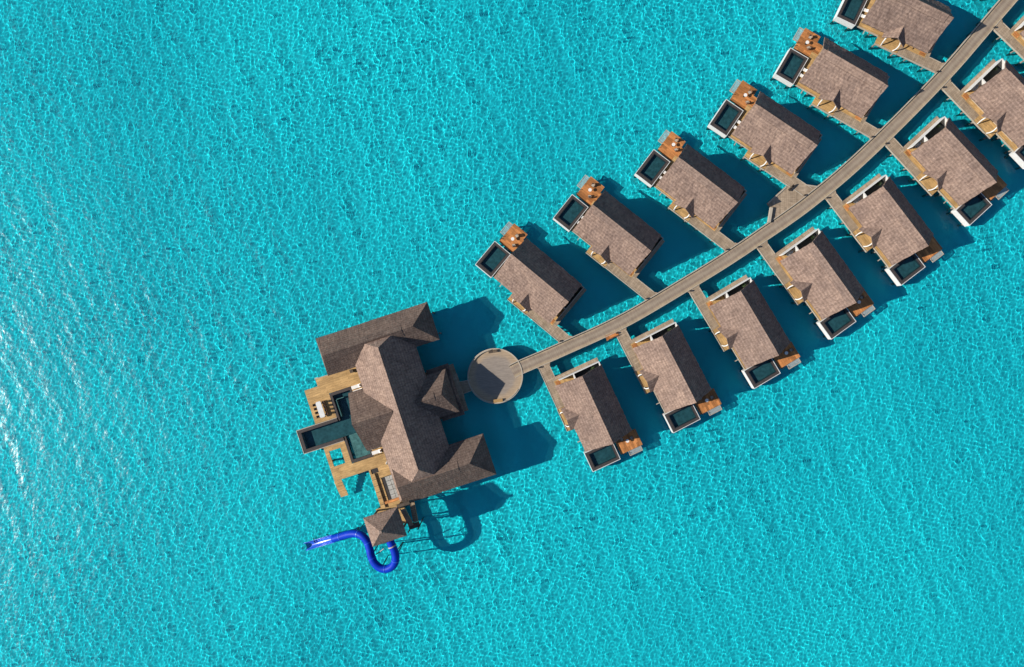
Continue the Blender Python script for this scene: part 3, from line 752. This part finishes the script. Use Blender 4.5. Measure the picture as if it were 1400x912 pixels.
for i, (z0, z1, a0) in enumerate(((1.9, 4.6, -3.35), (4.6, 7.3, -4.45))):
    b = tb(); n = 12
    for k in range(n):
        f = k / n; y = 18.5 + (4.2 * f if i == 0 else 4.2 * (1 - f)); z = z0 + (z1 - z0) * f
        b.box(a0, a0 + 1.0, y, y + .36, z, z + .06)
    b.box(a0, a0 + .06, 18.4, 22.9, z0 - .2, z0 - .1) if False else None
    st = b.build('stair_flight', 'wood_grey', tw)
    for e_ in (0, .96):
        b = tb(); zA, zB = (z0, z1) if i == 0 else (z1, z0)
        pts = [(a0 + e_, 18.5, zA), (a0 + e_, 22.8, zB)]
        b.slab([(a0 + e_, 18.5, zA + .1), (a0 + e_ + .07, 18.5, zA + .1), (a0 + e_ + .07, 22.9, zB + .1), (a0 + e_, 22.9, zB + .1)], .35); b.build('stringer', 'wood_tan' if e_ else 'wood_dark', st)
b = tb(); b.box(-4.5, -2.2, 22.75, 23.8, 4.4, 4.6); b.box(-4.8, -2.2, 17.6, 18.45, 7.15, 7.4); b.box(-4.2, -2.2, 17.6, 18.45, DECK - .28, DECK); b.build('landing', 'wood_dark', tw)
for a, bq in ((-2.3, 17.8), (-2.3, 23.6), (-4.3, 23.6)): b = tb(); b.box(a - .09, a + .09, bq - .09, bq + .09, -2.1, 7.2); b.build('post', 'wood_dark', tw)

# ------------------------------------------------------------------ water slide
SP = [(530.5, 729, 8.35), (533.5, 740, 8.3), (538.5, 752, 8.25), (541, 762, 8.1), (538.5, 772, 7.6), (530.5, 777.5, 7.0), (521, 777, 6.6), (512.5, 770.5, 6.45), (507.5, 760, 6.4), (505, 749, 6.4), (501.5, 740, 6.35), (495.5, 733, 6.2), (487, 729.6, 5.6), (477, 730.3, 4.8), (466, 733.5, 3.8), (456, 736.5, 2.9)]
sp_ = spline([P(*p) for p in SP], 6)
base = P(505, 749, 0); base.z = 0
sl = empty('water_slide', base, 0, 'bright blue tube water slide curling down from the tower into the lagoon', 'water slide')
iv = Matrix.Translation(-base)
b = MB(); b.tube(sp_, .78, 20); o = b.build('tube', 'slide', sl, smooth=True); o.data.transform(iv)
tr_pts = spline([P(*p) for p in ((456.5, 736.3, 2.9), (445, 739.5, 1.9), (432, 743.3, 1.05), (416.5, 748, .45))], 4)
b = MB(); b.tube(tr_pts, .86, 12, arc=(math.pi * 1.0, math.pi * 2.0, .1)); o = b.build('open_trough', 'slide_light', sl, smooth=True); o.data.transform(iv)
b = MB(); q = P(538.2, 750.6, 8.1); q0 = sp_[9]; q1 = sp_[11]; b.tube([q0, q0 + (q1 - q0).normalized() * .22], .86, 20); o = b.build('joint_ring', 'cream', sl); o.data.transform(iv)
for qi in (20, 32, 46, 58, 70, 84):
    q0 = sp_[qi]; b = MB(); b.tube([q0, q0 + (sp_[qi + 1] - q0).normalized() * .14], .84, 20); o = b.build('flange', 'slide_light', sl); o.data.transform(iv)
for (x, y, z) in ((541, 762, 8.1), (521, 777, 6.6), (507.5, 760, 6.4), (487, 729.6, 5.6), (456, 736.5, 2.8), (430, 744, .9)):
    p = P(x, y, z); b = MB(); b.cyl(p.x, p.y, -2.1, z - .75, .13, n=10); o = b.build('support_post', 'metal', sl); o.data.transform(iv)
for (A_, B_) in (((514, 758, 5.0), (525, 750, 6.5)), ((543, 752, 6.0), (551, 741, 7.0)), ((428.6, 735.7, .3), (431, 742, .5)), ((452, 731.5, .5), (455, 738, 1.0)), ((490, 721, 2.0), (488, 729, 2.8))):
    b = MB(); b.tube([P(*A_), (P(*A_) + P(*B_)) / 2 + Vector((0, 0, .3)), P(*B_)], .12, 8); o = b.build('support_arm', 'metal', sl); o.data.transform(iv)

# ------------------------------------------------------------------ furniture
def lounger(loc, rz, label, grp):
    o = empty('sun_lounger', loc, rz, label, 'sun lounger', grp)
    b = MB(); b.box(-.95, .95, -.33, .33, .22, .28); b.build('frame', 'wood_tan', o)
    for x in (-.85, .8):
        for y in (-.28, .22): b = MB(); b.box(x, x + .06, y, y + .06, 0, .22); b.build('leg', 'wood_tan', o)
    b = MB(); b.box(-.35, .95, -.31, .31, .285, .38); b.build('mattress', 'pale', o)
    b = MB(); b.slab([(-.95, -.31, .72), (-.36, -.31, .38), (-.36, .31, .38), (-.95, .31, .72)], .09); b.build('backrest', 'pale', o)
    b = MB(); b.box(-.86, -.66, -.2, .2, .70, .78); b.build('pillow', 'brown', o)
    return o
def set_label(o, label, loc, rz): o = copy_tree(o); o['label'] = label; o.location = loc; o.rotation_euler = (0, 0, rz); return o
pl0 = None
for k in ('U2', 'U3', 'U4', 'U5', 'U6'):
    fn = villa_fn(k); a = R(VILLAS[k][2])
    for y, w in ((-1.95, 'closer to orange deck'), (-3.3, 'farther from orange deck')):
        loc = fn(Vector((.15 if k in ('U2', 'U3') else -.05, y, DECK + .001))); lab = f"white lounger {w}, {vname(k)}"
        if pl0 is None: pl0 = lounger(loc, a + math.pi, lab, 'white sun loungers by the villa pools')
        else: set_label(pl0, lab, loc, a + math.pi)
for (a_, b_, w) in ((-6.3, -7.35, 'by the big house, topmost of the four'), (-6.25, -6.35, 'by the big house, second from the top'),
                    (-6.5, 5.75, 'by the big house, third from the top'), (-6.5, 6.85, 'by the big house, lowest of the four')):
    o = set_label(pl0, 'white sun lounger ' + w, HP(a_, b_, DECK + .001), AN + math.pi); o.scale = (1.1, 1.15, 1)
    o['group'] = 'white sun loungers on the big house deck'
# round tables and wicker chairs on the orange decks
def round_table(loc, label):
    o = empty('round_table', loc, 0, label, 'table', 'round white tables on the sun decks')
    b = MB(); b.cyl(0, 0, .68, .73, .36, n=24); b.build('tabletop', 'pale', o)
    b = MB(); b.cyl(0, 0, 0, .68, .06, n=8); b.cyl(0, 0, 0, .04, .26, n=16); b.build('pedestal', 'metal', o); return o
def wicker_chair(loc, rz, label):
    o = empty('wicker_chair', loc, rz, label, 'chair', 'wicker chairs on the sun decks')
    b = MB(); b.box(-.33, .33, -.33, .33, .3, .38); b.build('seat', 'brown', o)
    b = MB(); b.box(-.28, .26, -.28, .28, .385, .47); b.build('cushion', 'cream', o)
    b = MB(); n = 10
    for k in range(n):
        a0 = R(90 + 180 * k / n); a1 = R(90 + 180 * (k + 1) / n); b.prism([(.42 * math.cos(a0), .40 * math.sin(a0)), (.42 * math.cos(a1), .40 * math.sin(a1)), (.36 * math.cos(a1), .34 * math.sin(a1)), (.36 * math.cos(a0), .34 * math.sin(a0))], .35, .82)
    b.build('backrest', 'brown', o)
    for x in (-.3, .24):
        for y in (-.3, .24): b = MB(); b.box(x, x + .06, y, y + .06, 0, .3); b.build('leg', 'brown', o)
    return o
t0 = c0_ = None
for k in ('U1', 'U2', 'U3', 'U4', 'U5', 'L1', 'L2', 'L3', 'L4'):
    fn = villa_fn(k); a = R(VILLAS[k][2]); s = 1 if k[0] == 'U' else -1
    tx, ty = (-2.0 + random.uniform(-.5, .4), 3.4 + random.uniform(-.4, .4))
    loc = fn(Vector((tx, ty, DECK - .049))); lab = 'round pale table on the deck of the ' + vname(k)
    if t0 is None: t0 = round_table(loc, lab)
    else: set_label(t0, lab, loc, a)
    for dx, dy, w in ((.15 + random.uniform(-.3, .3), 1.15 + random.uniform(-.1, .3), 'outer'), (.95 + random.uniform(-.2, .3), -.6 + random.uniform(-.5, .2), 'inner')):
        loc = fn(Vector((tx + dx, ty + dy, DECK - .049))); face = math.atan2(-dy * s, -dx) + a
        lab = f"{w} wicker chair by the round table, {vname(k)}"
        if c0_ is None: c0_ = wicker_chair(loc, face, lab)
        else: set_label(c0_, lab, loc, face)
# outdoor bathtubs in the courtyards of the lower row
t0 = None
for k in ('L4', 'L5', 'L6', 'L7'):
    fn = villa_fn(k); a = R(VILLAS[k][2])
    loc = fn(Vector((14.75, -2.4, DECK + .001))); lab = 'white bathtub in the courtyard of the ' + vname(k)
    if t0 is None:
        t0 = empty('bathtub', loc, a, lab, 'bathtub', 'bathtubs in the courtyards')
        b = MB(); n = 24; prof = [(.0, .06), (.40, .06), (.46, .5), (.52, .55), (.50, .56), (.42, .14), (0, .12)]
        rings = [[b.v((r * .8 * math.cos(2 * math.pi * i / n), r * 1.7 * math.sin(2 * math.pi * i / n), z)) for i in range(n)] for r, z in prof[1:-1]]
        for q in range(len(rings) - 1):
            for i in range(n): b.bm.faces.new((rings[q][i], rings[q][(i + 1) % n], rings[q + 1][(i + 1) % n], rings[q + 1][i]))
        b.bm.faces.new(rings[0][::-1]); b.bm.faces.new(rings[-1])
        b.build('tub', 'white', t0, smooth=True)
        b = MB(); b.box(-.02, .02, .95, 1.0, 0, 1.0); b.box(-.02, .02, .7, .95, .95, 1.0); b.build('tap', 'metal', t0)
    else: set_label(t0, lab, loc, a)
# small bushes in the courtyards
pl = None
for k in ('U1', 'U2', 'U3', 'L1', 'L2', 'L3', 'L4', 'L5', 'L6', 'L7'):
    fn = villa_fn(k)
    loc = fn(Vector((14.9, 3.1, DECK + .03))); lab = 'leafy plant in the courtyard of the ' + vname(k)
    if pl is None:
        pl = empty('potted_plant', loc, 0, lab, 'plant', 'courtyard plants')
        b = MB(); b.cyl(0, 0, 0, .4, .16, .24, 12); b.build('pot', 'stone', pl)
        b = MB(); rn = random.Random(4)
        for i in range(150):
            p = Vector((rn.gauss(0, .2), rn.gauss(0, .2), .75 + rn.gauss(0, .2))); d = Vector((rn.uniform(-1, 1), rn.uniform(-1, 1), rn.uniform(-.3, .8))).normalized() * .13
            n_ = d.cross(Vector((rn.uniform(-1, 1), rn.uniform(-1, 1), 1))).normalized() * .045
            b.face([p - d, p + n_, p + d, p - n_])
        b.build('foliage', 'leaf', pl)
    else: set_label(pl, lab, loc, random.uniform(0, 6))
# dining table of the big house
dt = empty('dining_table', HP(-14.75, -5.15, DECK), AN + R(90), 'long white dining table on the sea deck of the big house', 'table')
b = MB(); b.prism([(-1.7, -.35), (-1.5, -.55), (1.5, -.55), (1.7, -.35), (1.7, .35), (1.5, .55), (-1.5, .55), (-1.7, .35)], .70, .76); b.build('tabletop', 'white', dt)
for x in (-1.3, 1.2):
    for y in (-.42, .32): b = MB(); b.box(x, x + .1, y, y + .1, 0, .70); b.build('leg', 'metal', dt)
def dining_chair(loc, rz, label):
    o = empty('dining_chair', loc, rz, label, 'chair', 'dining chairs round the white table')
    b = MB(); b.box(-.24, .24, -.24, .24, .42, .48); b.build('seat', 'metal', o)
    b = MB(); b.box(-.27, -.22, -.24, .24, .5, .95); b.build('backrest', 'brown', o)
    for x in (-.22, .17):
        for y in (-.22, .17): b = MB(); b.box(x, x + .05, y, y + .05, 0, .42); b.build('leg', 'metal', o)
    return o
ch = None
for sd_, wsd in ((-1, 'sea side'), (1, 'pool side')):
    for i, wi in enumerate(('nearest the big north roof', 'second from the north roof', 'third from the north roof', 'nearest the long pool')):
        loc = HP(-14.75 + sd_ * .95, -6.4 + i * .84, DECK); rz = AN + (math.pi if sd_ > 0 else 0)
        lab = f'dark dining chair on the {wsd} of the white table, {wi}'
        if ch is None: ch = dining_chair(loc, rz, lab)
        else: set_label(ch, lab, loc, rz)
# planter box by the house and white egg-shaped shower screen
b = MB(); b.box(-.3, .3, -.3, .3, 0, .55); b.box(-.36, .36, -.36, .36, .55, .62); o = b.build('planter_box', 'wood_dark'); o.location = HP(-6.2, -10.7, DECK + .001); o.rotation_euler = (0, 0, AN)
tag(o, 'small dark square planter box on the tan deck beside the big north roof', 'planter')
o = empty('parasol', HP(-4.9, 9.6, DECK), 0, 'small folded cream parasol standing by the pale deck of the big house', 'parasol')
b = MB(); b.cyl(0, 0, 0, .08, .4, n=16); b.build('base', 'stone', o)
b = MB(); b.cyl(0, 0, .08, 2.6, .03, n=8); b.build('pole', 'metal', o)
b = MB(); b.cyl(0, 0, 1.2, 2.4, .34, .12, 12); b.cyl(0, 0, 2.41, 2.6, .12, .02, 12); b.build('canopy', 'pale', o)
